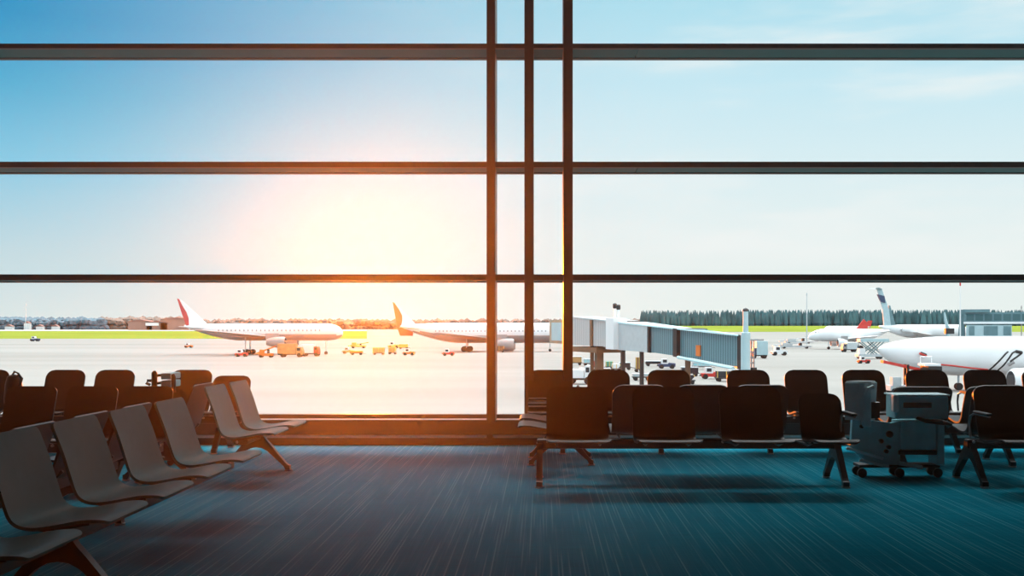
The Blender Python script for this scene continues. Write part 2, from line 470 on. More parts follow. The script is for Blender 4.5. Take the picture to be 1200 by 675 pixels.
for (x, y, r) in ((1043, 509, .028), (1033, 517, .018), (1042, 524, .017), (1039, 529, .017), (1010, 500, .014)):
    MB().tube([(tx(x), .03, tz(y)), (tx(x), -.005, tz(y)), (tx(x), -.012, tz(y))], [r, r, r*.7], 14).build('knob', M_black, sp)
MB().bb(tx(1098), tx(1106), -.02, .20, tz(545), tz(492), .006).build('end_post', M_cart, tr)
rails = MB()
rails.tube([(tx(992), 0, tz(525)), (tx(1034), -.02, tz(537))], .014, 8); rails.tube([(tx(1006), -.03, tz(539)), (tx(1040), -.03, tz(546))], .014, 8)
rails.tube([(tx(1052), -.03, tz(542)), (tx(1079), -.03, tz(547))], .018, 8)
rails.build('base_rail', M_cartlight, tr, smooth=True)
MB().bb(tx(1008), tx(1103), .02, .20, .085, .11, .004).build('base_frame', M_black, tr)
for x in (1012, 1056, 1101):
    for dy in (.04, .19):
        c = MB(); c.wheel((tx(x), dy, .04), .04, .03); c.build('caster', M_black, tr)
h = MB(); h.tube([(tx(1072), .0, tz(489)), (tx(1080), -.10, tz(492)), (tx(1096), -.14, tz(493)), (tx(1108), -.10, tz(496)), (tx(1111), .0, tz(500))], [.012, .018, .022, .018, .012], 10)
h.build('handle', M_black, tr, smooth=True)
tw = MB(); tw.bb(tx(1010), tx(1020), -.035, .05, tz(500), tz(453), .01); tw.tube([(tx(1012), -.05, tz(463)), (tx(1015), -.06, tz(455)), (tx(1021), -.05, tz(453))], .018, 8)
tw.build('hose_bracket', M_cartlight, tr)
MB().bb(tx(1014), tx(1030), -.03, .07, tz(490), tz(471), .006).build('recess_panel', M_glassdark, tr)

# ------------------------------------------------------------------ small trolley and bag at the left
LD = 9.55
lt = thing('luggage_trolley', 'brown-posted luggage trolley with grey wire baskets behind the dark seats', 'trolley', (XX(181, LD), LD, 0))
ux = lambda p: XX(p, LD) - XX(181, LD)
MB().tube([(0, 0, .06), (0, 0, ZZ(437, LD)), (0, 0, ZZ(434.5, LD))], [.025, .027, .012], 12).build('post', M_brown, lt, smooth=True)
bk_ = MB()
for z0, z1 in ((444.5, 437.2), (454, 446)):
    bk_.bb(ux(189), ux(201), -.02, .25, ZZ(z0, LD), ZZ(z1, LD), .01)
bk_.build('basket', M_cart, lt)
arm_ = MB()
for y in (440.5, 449.5): arm_.tube([(0, 0, ZZ(y, LD)), (ux(190), .02, ZZ(y-1, LD))], .013, 8)
arm_.build('basket_arm', M_brown, lt)
MB().tube([(ux(176), 0, ZZ(451, LD)), (ux(171.5), 0, ZZ(449, LD)), (ux(173), 0, ZZ(446, LD)), (ux(178), 0, ZZ(446, LD))], .014, 8).build('hook_handle', M_black, lt, smooth=True)
MB().tube([(ux(203), .02, ZZ(460, LD)), (ux(202.5), .02, ZZ(442, LD)), (ux(201), .02, ZZ(439, LD))], .02, 8).build('rear_post', M_brown, lt)
MB().bb(-.06, ux(204), -.05, .30, .05, .085, .01).build('deck', M_black, lt)
for x in (-.03, ux(200)):
    for y in (0, .25):
        MB().wheel((x, y, .03), .03, .025).build('caster', M_black, lt)
BD = 10.55
bg = thing('shoulder_bag', 'black shoulder bag with looped straps hung at the far left seat', 'bag', (XX(16, BD), BD, .40))
b = MB(); b.loft([[Vector((.085*s*math.cos(a), .06*s*math.sin(a), z)) for a in [2*PI*k/16 for k in range(16)]] for s, z in ((.5, 0), (1, .02), (1.15, .15), (1.0, .30), (.75, .38), (.3, .40))])
b.build('bag_body', M_black, bg, smooth=True)
MB().tube([(.02, -.02, .36), (.07, -.03, .40), (.10, -.03, .36), (.085, -.05, .28), (.06, -.06, .22)], .014, 8).build('strap', M_black, bg, smooth=True)
MB().tube([(-.03, .02, .38), (.01, .0, .43), (.05, .0, .41), (.06, .01, .33)], .011, 8).build('strap', M_black, bg, smooth=True)

# ================================================================== OUTSIDE: GROUND
def gq(name, pts, m, z=0):
    mb = MB(); mb.quad(*[Vector((p[0], p[1], p[2])) for p in pts]); return mb.build(name, m)
struct(gq('ground', [(-4000, 14, GZ), (4000, 14, GZ), (6000, 9000, GZ), (-6000, 9000, GZ)], M_apron), 'pale concrete apron', 'ground')
struct(gq('lawn', [(-1200, 600, GZ+.05), (XX(430, 600), 600, GZ+.05), (XX(430, 1500), 1500, GZ+.1), (-2400, 1500, GZ+.1)], M_grass), 'strip of bright green mown grass on the left', 'grass')
struct(gq('lawn', [(XX(740, 1290), 1290, GZ+.05), (1900, 1290, GZ+.05), (2600, 1950, 1.5), (XX(770, 1950), 1950, 1.5)], M_grass), 'rising green grass below the dark forest', 'grass')
struct(gq('taxiway', [(-2600, 1510, GZ+.15), (XX(430, 1510), 1510, GZ+.15), (XX(430, 1900), 1900, GZ+.3), (-3000, 1900, GZ+.3)], M_pale), 'pale taxiway beyond the grass', 'taxiway')

# treelines: far woods nobody could count
def woods(name, x0, x1, D, py0, py1, n, m, conifer, label, basez):
    mb = MB()
    for i in range(n):
        px = random.uniform(x0, x1); d = D + random.uniform(-40, 60)
        c = P(px, 380, d); top = ZZ(random.uniform(py0, py1), d); h = top - basez
        if conifer:
            r = h*random.uniform(.13, .2)
            mb.tube([(c.x, d, basez), (c.x, d, basez+h*.2), (c.x, d, basez+h*.62), (c.x+random.uniform(-.4, .4), d, top)], [r*.6, r, r*.62, .25], 7)
        else:
            r = h*random.uniform(.26, .42)
            mb.ico((c.x, d, basez+h-r*.9), r, 1, .2, (1.3, 1.2, 1)); mb.ico((c.x+r*.6, d, basez+r*.5), r*.8, 1, .2, (1.4, 1.2, 1))
    return tag(mb.build(name, m), label, 'trees', kind='stuff')
M_con = mat('hazy_conifer', (.085, .175, .19), 1, 0, .35, .03, 0)  # distance haze put into the green as a bluish cast
M_wood = mat('hazy_wood_green', (.12, .18, .22), .9, 0, .35, .02)  # bluish from far haze coloured in
M_wood2 = mat('dry_brown_wood', (.22, .16, .13), .9, 0, .3, .02)
woods('treeline', 752, 850, 1990, 363, 372, 330, M_con, True, 'dark conifer forest edge behind the jet bridge', 1.0)
woods('treeline', 850, 1290, 2010, 362.3, 368, 1100, M_con, True, 'dark conifer forest beyond the grass on the right', 1.0)
woods('treeline', -60, 122, 2050, 371.5, 378, 420, M_wood, False, 'bluish broadleaf woodland beyond the left grass strip', GZ)
woods('treeline', 118, 225, 2150, 371, 378, 240, M_wood2, False, 'brownish wooded rise behind the left aircraft tail', GZ)
woods('treeline', 240, 760, 2300, 373.5, 379, 900, M_wood2, False, 'pale brown tree belt behind the two airliners', GZ)
# small houses at the edge of the woods
M_house = mat('pale_render', (.75, .74, .72), .8, 0, .05, .2)
M_roof = mat('dull_red_roof', (.30, .14, .11), .8, 0, .1, .2)
for px, w_, lab in ((10, 14, 'pale house at the far left edge of the woodland'), (31, 10, 'pale tower-like house below the thin mast'),
                    (46, 12, 'pale house right of the tower-like house by the woods'), (64, 12, 'pale house standing alone at the middle of the woodland')):
    D = 1930; h = thing('house', lab, 'house', (XX(px, D), D, GZ))
    hw = w_*.5
    MB().bb(-hw, hw, 0, 9, 0, 6.5+ (6 if px == 31 else 0)).build('wall', M_house, h)
    z = 6.5 + (6 if px == 31 else 0)
    MB().prism([(-hw-.6, z), (hw+.6, z), (0, z+4)], 10, lambda a, b, t: Vector((a, 4.5+t, b))).build('roof', M_roof, h)
D = 1800
hg = thing('hangar', 'long low reddish building with stepped roof behind the left aircraft', 'building', (XX(182, D), D, GZ))
for a, b, z in ((150, 178, 15), (172, 196, 13), (188, 226, 19)):
    w_ = MB().bb(XX(a, D)-XX(182, D), XX(b, D)-XX(182, D), 0, 30, 0, z).build('wall', mat('brick_red_cladding', (.35, .20, .16), .8, 0, .1, .05), hg)
    MB().prism([(XX(a, D)-XX(182, D)-2, z), (XX(b, D)-XX(182, D)+2, z), (XX((a+b)/2, D)-XX(182, D), z+4)], 32, lambda p, q, t: Vector((p, 15+t, q))).build('roof', M_roof, w_)
wb = MB().bb(XX(171, D)-XX(182, D), XX(186, D)-XX(182, D), -2, -.2, 8, 13).build('sign_band', M_house, hg)

# ================================================================== OUTSIDE: AIRCRAFT
def ring(x, zc, r, n=24, rz=1.0):
    return [Vector((x, r*math.cos(2*PI*k/n), zc + rz*r*math.sin(2*PI*k/n))) for k in range(n)]
def wing_loft(root, tip, t0, t1):
    """root/tip: (xLE, xTE, y, z)"""
    out = []
    for (le, te, y, z), th in ((root, t0), (tip, t1)):
        c = le - te; rr = []
        for f, s in ((0, 0), (.08, .55), (.3, 1), (.6, .7), (1, .06), (.6, -.35), (.3, -.5), (.08, -.4)):
            rr.append(Vector((le - f*c, y, z + s*th)))
        out.append(rr)
    return out
def airliner(name, label, loc, rz, L, Rr, zc, fin, band=None, fin_m=None, band_m=None, engines='wing', wing=None, belly=True, wingspan=18., droop=.2, nose_len=1.9, tailfrac=.34, stab=True, winglet=False, nose_pow=.92, cockpit=True, win_row=True, ttail=False, group=None, gear_h=None):
    a = thing(name, label, 'aircraft', loc, rz, group)
    hx = L/2
    rings = []
    NL = nose_len*Rr; TL = tailfrac*L
    for k in range(9):
        f = k/8; f2 = f**1.6
        r = Rr*max(.04, math.sqrt(max(0, 1-(1-f2)**2)))**nose_pow
        rings.append(ring(hx - NL*f2*1.0, zc - (Rr-r)*droop, r))
    for k in range(1, 5): rings.append(ring(hx-NL - (L-NL-TL)*k/4, zc, Rr))
    for k in range(1, 9):
        f = k/8; r = Rr*(1 - .88*f**1.5)
        rings.append(ring(hx-NL-(L-NL-TL)-TL*f, zc + (Rr-r)*.80, r))
    fu = MB().loft(rings)
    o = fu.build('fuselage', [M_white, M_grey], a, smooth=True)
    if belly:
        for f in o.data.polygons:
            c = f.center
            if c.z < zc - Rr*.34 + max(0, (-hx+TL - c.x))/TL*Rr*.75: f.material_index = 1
    # cockpit glass and cabin windows
    n = MB()
    for s in (-1, 1):
        for q in range(2):
            x = hx - NL*(.36 + .14*q); r = Rr*.78
            n.box((x, s*r*.55*(1+.25*q), zc + Rr*.42), (NL*.11, .25*Rr, .16*Rr), Matrix.Rotation(s*.6, 3, 'Z'))
    if cockpit: n.build('cockpit_window', M_glassdark, o)
    else: n.bm.free()
    if win_row:
        n = MB(); nn = int((L*.66)/1.1)
        for s in (-1, 1):
            for k in range(nn):
                x = hx - NL*1.1 - 1 - k*1.1
                n.box((x, s*math.sqrt(max(0, Rr*Rr-(.18*Rr)**2)), zc+.18*Rr), (.32, .06, .42))
        n.build('cabin_window', M_grey, o)
    # fin
    th = .10*Rr*1.5
    def finmesh(poly, t):
        mb = MB(); mb.prism(poly, t, lambda p, q, u: Vector((p, u*(1 - .55*min(1, max(0, (q-zc)/12))), q))); return mb
    fo = finmesh(fin, th*2).build('fin', fin_m or M_white, a)
    if band: finmesh(band, th*2.3).build('fin_band', band_m, fo)
    # wings
    if wing is None: wing = (.10*L, -.12*L)
    for s in (-1, 1):
        ro = (wing[0], wing[1], s*Rr*.5, zc - Rr*.62); ti = (wing[1]-wingspan*.25, wing[1]-wingspan*.25-L*.045, s*wingspan, zc - Rr*.62 + wingspan*.10)
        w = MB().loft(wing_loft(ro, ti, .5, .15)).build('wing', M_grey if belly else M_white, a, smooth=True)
        if winglet:
            MB().prism([(ti[0], ti[3]), (ti[1], ti[3]), (ti[1]-1.6, ti[3]+3.4), (ti[0]-2.2, ti[3]+3.4)], .18, lambda p, q, t: Vector((p, s*wingspan+t+s*.12*(q-ti[3]), q))).build('winglet', M_white, w)
        if stab:
            tz_ = max(q for p, q in fin) - .3 if ttail else zc + Rr*.45
            xs_ = [p for p, q in fin if q > max(v for _, v in fin) - 1.0] if ttail else [-hx+L*.09]
            xb = sum(xs_)/len(xs_)
            sp_ = wingspan*.38
            MB().loft(wing_loft((xb+L*.045, xb-L*.045, s*(.05 if ttail else Rr*.3), tz_), (xb-L*.04, xb-L*.07, s*sp_, tz_+.4), .25, .08)).build('tailplane', M_blueg if ttail else M_white, a, smooth=True)
        ex, ey, ez, er, el = (wing[0]+L*.02, s*wingspan*.36, zc-Rr*1.15, Rr*.62, L*.115) if engines == 'wing' else (-hx+L*.30, s*Rr*1.5, zc+Rr*.2, Rr*.48, L*.15)
        e = MB().loft([ring(el/2, 0, er*.86, 18), ring(el*.42, 0, er, 18), ring(0, 0, er*1.02, 18), ring(-el*.35, 0, er*.75, 18), ring(-el*.5, 0, er*.55, 18)])
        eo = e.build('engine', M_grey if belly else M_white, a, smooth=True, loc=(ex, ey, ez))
        MB().tube([(el*.5+.01, 0, 0), (el*.5-.05, 0, 0)], er*.78, 18).build('intake', M_glassdark, eo)
        MB().box((-el*.2, 0 if engines == 'wing' else -s*er*1.2, er*1.1 if engines == 'wing' else 0), (el*.7, .3 if engines == 'wing' else er*1.4, er*1.0 if engines == 'wing' else .3)).build('pylon', M_grey, eo)
        # main gear
        wr = min(.8, Rr*.30); gx = wing[1]+L*.02
        g = MB().tube([(gx, s*Rr*.95, zc-Rr*.6), (gx, s*Rr*.95, wr)], .16, 8).build('landing_gear', M_steel, a)
        for dx in (-.75, .75):
            for dy in (-.35, .35): MB().wheel((gx+dx, s*Rr*.95+dy, wr), wr, .3).build('wheel', M_tyre, g)
        MB().box((gx, s*Rr*.95, wr), (1.6, .5, .2)).build('bogie', M_steel, g)
    g = MB().tube([(hx-NL*1.05, 0, zc-Rr*.7), (hx-NL*1.05, 0, .4)], .13, 8).build('landing_gear', M_steel, a)
    for dy in (-.25, .25): MB().wheel((hx-NL*1.05, dy, .42), .42, .22).build('wheel', M_tyre, g)
    return a

# left airliner: nose to the right
D1 = 270; k1 = D1/F; g1 = HY + 9000/1.2/D1*0 + (EYE-GZ)*F/D1
cx1 = (216+402)/2; f1 = lambda px, py: ((px-cx1)*k1, (g1-py)*k1)
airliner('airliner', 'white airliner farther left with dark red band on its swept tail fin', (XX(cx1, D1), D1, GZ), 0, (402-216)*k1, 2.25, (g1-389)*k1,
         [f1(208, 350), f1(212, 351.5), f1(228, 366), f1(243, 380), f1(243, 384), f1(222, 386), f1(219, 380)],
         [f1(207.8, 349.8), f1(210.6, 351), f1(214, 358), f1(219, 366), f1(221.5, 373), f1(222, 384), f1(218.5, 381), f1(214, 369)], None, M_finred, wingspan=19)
D2 = 300; k2 = D2/F; g2 = HY + (EYE-GZ)*F/D2
cx2 = (467+668)/2; f2 = lambda px, py: ((px-cx2)*k2, (g2-py)*k2)
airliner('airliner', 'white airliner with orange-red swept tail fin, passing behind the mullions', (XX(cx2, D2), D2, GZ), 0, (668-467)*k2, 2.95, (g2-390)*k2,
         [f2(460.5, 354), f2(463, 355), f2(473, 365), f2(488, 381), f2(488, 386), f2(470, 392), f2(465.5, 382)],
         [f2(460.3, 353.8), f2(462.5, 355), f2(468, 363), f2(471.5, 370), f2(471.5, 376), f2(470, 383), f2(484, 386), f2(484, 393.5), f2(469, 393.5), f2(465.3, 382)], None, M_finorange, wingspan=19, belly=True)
# T-tail jet on the right, nose to the right
D4 = 400; k4 = D4/F; g4 = HY + (EYE-GZ)*F/D4
cx4 = (1030+1135)/2; f4 = lambda px, py: ((px-cx4)*k4, (g4-py)*k4)
j = airliner('passenger_jet', 'white jet with tall pale T-tail and rear engines, behind the big nose', (XX(cx4, D4), D4, GZ), 0, (1135-1030)*k4, 2.6, (g4-388)*k4,
         [f4(1027, 338), f4(1033, 338), f4(1040, 358), f4(1049, 384), f4(1052, 388), f4(1036, 388), f4(1034, 362)],
         [f4(1041, 358), f4(1043, 358), f4(1050, 384), f4(1044, 384)], M_blueg, M_teal, engines='tail', belly=False, wingspan=13, ttail=True, win_row=False)
# small emblem patches on that fin
MB().prism([f4(1028, 345), f4(1036, 347), f4(1037, 355), f4(1032, 354)], 1.3, lambda p, q, t: Vector((p, t, q))).build('fin_emblem', M_navy, j)
D5 = 330; k5 = D5/F; g5 = HY + (EYE-GZ)*F/D5
cx5 = (947+1042)/2; f5 = lambda px, py: (-(px-cx5)*k5, (g5-py)*k5)
airliner('passenger_jet', 'white jet nosing left below the forest with a small red tail fin', (XX(cx5, D5), D5, GZ), PI, 95*k5, 2.1, (g5-392.5)*k5,
         [f5(1012, 374), f5(1016, 378), f5(1017, 387), f5(1002, 387)], None, M_red, None, belly=False, wingspan=11, droop=.5, nose_len=3.0, win_row=False)
D6 = 760; k6 = D6/F; g6 = HY + (EYE-GZ)*F/D6
cx6 = 1006; f6 = lambda px, py: (-(px-cx6)*k6, (g6-py)*k6)
airliner('passenger_jet', 'distant small jet with red fin seen above the left-nosing jet', (XX(993, D6), D6, GZ), PI, 34, 2.0, 5.5,
         [(-11, 6), (-17, 6), (-18.5, 11.5), (-15.5, 11.5)], None, M_red, None, belly=False, wingspan=12, win_row=False)
# big nose at the right edge
D3 = 120; k3 = D3/F; g3 = HY + (EYE-GZ)*F/D3
L3 = 40; R3 = 23*k3; zc3 = (g3-417)*k3
nx = XX(1029, D3)
j3 = airliner('airliner', 'large white airliner nose pointing left at the right edge, dark slanted strokes', (nx+L3/2, D3, GZ), PI, L3, R3, zc3,
         [(-L3/2+1, zc3), (-L3/2+7, zc3), (-L3/2+1, zc3+8), (-L3/2-2, zc3+8)], None, M_white, None, belly=False, wingspan=16, droop=-.36, nose_len=3.9, nose_pow=1.12, cockpit=False, win_row=False)
def onhull(px, py, lift=.03):
    z = (g3-py)*k3; x = -(XX(px, D3) - (nx+L3/2)); dz = z-zc3
    return Vector((x, math.sqrt(max(.01, R3*R3-dz*dz))+lift, z))
def stroke(name, pts, m, r=.09):
    MB().tube([onhull(*p) for p in pts], r, 6).build(name, m, j3)
stroke('livery_stroke', [(1151, 434), (1156, 428), (1162, 421), (1168, 414), (1171, 411.5)], M_black, .10)
stroke('livery_stroke', [(1162, 433), (1167, 427), (1172, 419), (1176, 413), (1179, 411.5), (1184, 411.3), (1187.5, 412.5)], M_black, .10)
stroke('livery_stroke', [(1187, 413), (1183, 416), (1178, 419.5), (1173.5, 423)], M_black, .10)
stroke('livery_stroke', [(1172, 427), (1175, 425), (1178, 423.5)], M_grey, .22)
stroke('livery_stroke', [(1180, 411.2), (1184, 412), (1186.5, 412.6)], M_black, .2)
stroke('cheat_line', [(1094, 426.5), (1110, 428), (1130, 430.5), (1150, 432.5)], M_red, .10)
stroke('nose_flag', [(1069, 413.5), (1073, 415), (1077, 416.8)], M_red, .14)
stroke('nose_flag', [(1070.5, 412.5), (1074, 413.8), (1077, 415)], M_glassdark, .12)

# ================================================================== OUTSIDE: JET BRIDGE
def ribbed(name, c, rgbA, rgbB, scale):
    m = bpy.data.materials.new(name); m.use_nodes = True; nt = m.node_tree; N = nt.nodes.new; L = nt.links.new
    b = nt.nodes['Principled BSDF']; b.inputs['Roughness'].default_value = .35
    tc = N('ShaderNodeTexCoord'); w = N('ShaderNodeTexWave'); w.inputs['Scale'].default_value = scale; w.inputs['Distortion'].default_value = .6
    w.bands_direction = 'X'
    L(tc.outputs['Object'], w.inputs['Vector'])
    r = N('ShaderNodeValToRGB'); r.color_ramp.elements[0].color = rgbA+(1,); r.color_ramp.elements[1].color = rgbB+(1,)
    L(w.outputs['Fac'], r.inputs['Fac']); L(r.outputs['Color'], b.inputs['Base Color'])
    return m
M_rib = ribbed('pale_ribbed_metal', 0, (.34, .36, .37), (.62, .63, .63), .8)
M_ribteal = ribbed('teal_ribbed_glass', 0, (.05, .14, .17), (.17, .33, .38), .9)
A = Vector((XX(870, 75), 75, 0)); B = Vector((XX(643, 112), 112, 0)); dAB = B-A; LB = dAB.length; uu = dAB.normalized(); nn_ = Vector((uu.y, -uu.x, 0))
angB = math.atan2(uu.y, uu.x)
jb = thing('jet_bridge', 'long ribbed jet bridge sloping down from the cab to the round post', 'jet bridge', (A.x, A.y, GZ), angB)
def tt(px):
    k = (px-CX)/F; return (k*A.y - A.x) / (uu.x - k*uu.y)
def loc_pt(px, py, back=0.):
    t = tt(px); D = A.y + uu.y*t; return Vector((t, -back, ZZ(py, D)-GZ))
def section(name, p0, p1, top0, top1, bot0, bot1, m, width=2.8, inset=0., sk=(0, 0)):
    q = [loc_pt(p0, top0), loc_pt(p1, top1), loc_pt(p1, bot1), loc_pt(p0, bot0)]
    fr = [Vector((v.x, -inset, v.z)) for v in q]; bkk = [Vector((v.x + sk[0 if i in (0, 3) else 1], -width, v.z)) for i, v in enumerate(q)]
    mb = MB(); mb.loft([fr, bkk]); return mb.build(name, m, jb)
section('tunnel_section', 794, 864, 386, 393.5, 417, 430.5, M_ribteal, 2.5, .25, (0, 4.3))
section('tunnel_section', 760, 790, 383.2, 385.8, 412.6, 417, M_ribteal, 2.7, .15)
section('tunnel_section', 724, 760, 378.5, 383, 410, 413, M_steel, 2.9, 0)
section('tunnel_section', 693, 715, 374.5, 377, 405.2, 406.5, M_rib, 3.0, .1)
section('tunnel_section', 669, 692.5, 371.5, 373.5, 404, 405.2, M_rib, 3.0, 0)
section('cab', 643, 669, 375.5, 374, 402, 403.5, mat('cab_tan_steel', (.40, .30, .20), .5, 0, .1, 1), 3.4, .1)
section('cab_window', 646, 658, 378, 378, 399, 399.5, M_blueg, .2, .02)
section('roof_edge', 724, 866, 377.2, 392.2, 378.7, 393.9, M_cartlight, 2.9, -.06, (0, 5.0))
section('roof_edge', 669, 716, 370.8, 375.6, 372.0, 377.4, M_steel, 2.9, -.06)
section('frame_post', 789.5, 794, 384.6, 385.4, 417.8, 418.6, M_beam, 2.8, -.08)
section('frame_post', 759, 761, 382.5, 382.8, 413, 413.4, M_beam, 2.9, -.05)
section('frame_post', 862.5, 867.5, 392.0, 393, 432.5, 434, M_beam, 2.6, .1, (4.6, 4.9))
section('frame_post', 691.5, 694, 373, 373.5, 405.5, 405.6, M_brown, 3.0, -.04)
section('frame_post', 713, 716, 375.5, 376, 407, 407.2, M_brown, 3.0, -.04)
section('lift_column', 715.5, 724.5, 372.5, 373, 409, 409.6, M_white, .9, -.5)
rl = MB(); rl.tube([loc_pt(797, 418.6, -.2), loc_pt(862, 431.5, -.2)], .13, 8); rl.build('service_pipe', M_cartlight, jb, smooth=True)
for px, py in ((718.3, 361.5), (722.4, 363)):
    p = loc_pt(px, 374, .2); q = loc_pt(px, py, .2)
    m_ = MB().tube([p, q], .11, 8).build('lamp_mast', M_white, jb)
    MB().tube([q, q+Vector((0, 0, .15)), q+Vector((0, 0, .42)), q+Vector((0, 0, .5))], [.16, .2, .2, .1], 10).build('lamp_head', M_beam, m_)
def supp(px, py, w, m, back=1.2):
    p = loc_pt(px, py, back); MB().bb(p.x-w/2, p.x+w/2, -back-w/2, -back+w/2, 0, p.z).build('support_leg', m, jb)
for px, w, m in ((681, .3, M_brown), (689, .7, M_brown), (716.5, .34, M_beam), (738, .30, M_beam), (791, .34, M_brown), (866, .4, M_beam)): supp(px, 405 if px < 700 else (409 if px < 730 else (412 if px < 760 else (418 if px < 800 else 431))), w, m)
p0, p1 = loc_pt(670, 405.5, 1.2), loc_pt(700, 407.5, 1.2); MB().box(((p0.x+p1.x)/2, -1.2, p0.z-.3), (abs(p1.x-p0.x), 2.6, .5)).build('bogie_frame', M_brown, jb)
for px in (682, 690):
    p = loc_pt(px, 405, 1.2); MB().wheel((p.x, -1.2, .5), .5, .4).build('wheel', M_tyre, jb)
s1, s2 = loc_pt(813.5, 404.5), loc_pt(818.5, 417.5)
MB().bb(s2.x, s1.x, -.22, -.14, s2.z, s1.z).build('warning_panel', M_orange, jb)
# round post at the near end
pp = thing('bridge_post', 'tall pale blue round post with dark cap at the jet bridge end', 'post', (XX(872.5, 74), 73.6, GZ))
rp = XX(877.5, 74)-XX(872.5, 74)
MB().tube([(0, 0, 0), (0, 0, ZZ(390, 74)-GZ), (0, 0, ZZ(389, 74)-GZ), (0, 0, ZZ(365, 74)-GZ)], [rp*1.12, rp*1.12, rp*.66, rp*.60], 20).build('shaft', M_blueg, pp, smooth=True)
zt = ZZ(365, 74)-GZ
MB().tube([(0, 0, zt), (0, 0, zt+.10), (0, 0, zt+.2), (0, 0, zt+.25)], [rp*.68, rp*.7, rp*.5, rp*.15], 16).build('cap', M_beam, pp, smooth=True)
MB().bb(-rp*1.4, rp*1.4, -rp*1.4, rp*1.4, 0, .3).build('footing', M_grey, pp)
st = thing('service_stair', 'grey caged service stair just right of the round post', 'stair', (XX(884, 78), 78, GZ))
s = MB()
for px in (878.5, 883.5):
    for dy in (0, 1): s.bb(XX(px, 78)-XX(884, 78)-.05, XX(px, 78)-XX(884, 78)+.05, dy-.05, dy+.05, 0, ZZ(397.5, 78)-GZ)
s.build('frame', M_grey, st)
s = MB()
for k in range(14): s.bb(XX(878.5, 78)-XX(884, 78), XX(883.5, 78)-XX(884, 78), 0, 1, k*.42, k*.42+.12)
s.build('tread', M_grey, st)
MB().bb(XX(878, 78)-XX(884, 78), XX(895, 78)-XX(884, 78), 0, 1.2, ZZ(399.5, 78)-GZ, ZZ(397.5, 78)-GZ).build('platform', M_grey, st)

# ================================================================== OUTSIDE: GROUND EQUIPMENT
def at(px, py):                        # point on the apron under that pixel
    D = (EYE-GZ)*F/(py-HY); return Vector((XX(px, D), D, GZ)), D
def wheels(t, xs, ys, r, w=.2):
    for x in xs:
        for y in ys: MB().wheel((x, y, r), r, w).build('wheel', M_tyre, t)
def baggage_cart(label, px, py, L=3.0, H=1.7, m=M_steel, lid=M_white, rz=0., group='baggage carts on the apron'):
    p, D = at(px, py); t = thing('baggage_cart', label, 'cart', p, rz, group)
    MB().bb(-L/2, L/2, -.75, .75, .42, .58).build('bed', M_beam, t)
    bd = MB().bb(-L/2+.1, L/2-.1, -.7, .7, .58, H).build('cage', m, t)
    c = MB()
    for k in range(4): c.bb(-L/2+.2+k*(L-.4)/4, -L/2+.2+(k+.8)*(L-.4)/4, -.74, -.70, .7, H-.15)
    c.build('curtain', m if m != M_steel else M_cart, bd)
    MB().bb(-L/2, L/2, -.8, .8, H, H+.1).build('roof', lid, t)
    wheels(t, (-L*.33, L*.33), (-.62, .62), .28)
    MB().tube([(L/2, 0, .45), (L/2+.8, 0, .3)], .05, 6).build('drawbar', M_beam, t)
    return t
def tug(label, px, py, m=M_orange, s=1., rz=0., group='tow tractors on the apron'):
    p, D = at(px, py); t = thing('tow_tractor', label, 'tractor', p, rz, group); t.scale = (s, s, s)
    MB().prism([(-1.4, .35), (1.5, .35), (1.5, .95), (.3, 1.05), (.2, .85), (-1.4, .85)], 1.5, lambda a, b, u: Vector((a, u, b))).build('body', m, t)
    cb = MB().prism([(-.9, 1.75), (.05, 1.75), (.3, 1.05), (.2, .85), (-.9, .85)], 1.3, lambda a, b, u: Vector((a, u, b))).build('cab', M_white, t)
    MB().bb(-.7, .0, -.68, .68, 1.1, 1.6).build('cab_glass', M_glassdark, cb)
    wheels(t, (-.9, .95), (-.65, .65), .38, .28)
    MB().box((-1.55, 0, .55), (.3, .4, .15)).build('hitch', M_beam, t)
    return t
def dolly(label, px, py, m=M_tan, H=1.9, rz=0., L=2.4, group='container dollies on the apron'):
    p, D = at(px, py); t = thing('container_dolly', label, 'dolly', p, rz, group)
    MB().bb(-L/2, L/2, -.9, .9, .4, .55).build('bed', M_beam, t)
    b = MB().prism([(-L/2+.1, .56), (L/2-.5, .56), (L/2-.1, 1.0), (L/2-.1, H), (-L/2+.1, H)], 1.7, lambda a, b, u: Vector((a, u, b))).build('container', m, t)
    r = MB()
    for x in (-L/2+.1, 0, L/2-.15): r.bb(x-.05, x+.05, -.9, -.85, .56 if x < L/2-.5 else 1.0, H)
    r.build('container_rib', M_yellow, b)
    wheels(t, (-L*.35, L*.35), (-.75, .75), .25)
    return t
def belt_loader(label, px, py, m=M_red, L=6., z0=.9, z1=2.4, rz=0., m2=M_white):
    p, D = at(px, py); t = thing('belt_loader', label, 'loader', p, rz, None)
    MB().bb(-L*.35, L*.35, -.8, .8, .4, 1.0, .05).build('chassis', m2, t)
    MB().loft([[Vector((-L/2, y, z0+d)) for y, d in ((-.5, 0), (.5, 0), (.5, .3), (-.5, .3))], [Vector((L/2, y, z1+d)) for y, d in ((-.5, 0), (.5, 0), (.5, .3), (-.5, .3))]]).build('conveyor', m, t)
    MB().bb(-L*.3, -L*.08, -.85, .0, 1.0, 1.9).build('cab', m2, t)
    for s in (-1, 1): MB().bb(L*.08, L*.14, s*.45-.08, s*.45+.08, 1.0, (z0+z1)/2+.3).build('strut', M_beam, t)
    wheels(t, (-L*.25, L*.25), (-.7, .7), .38)
    return t
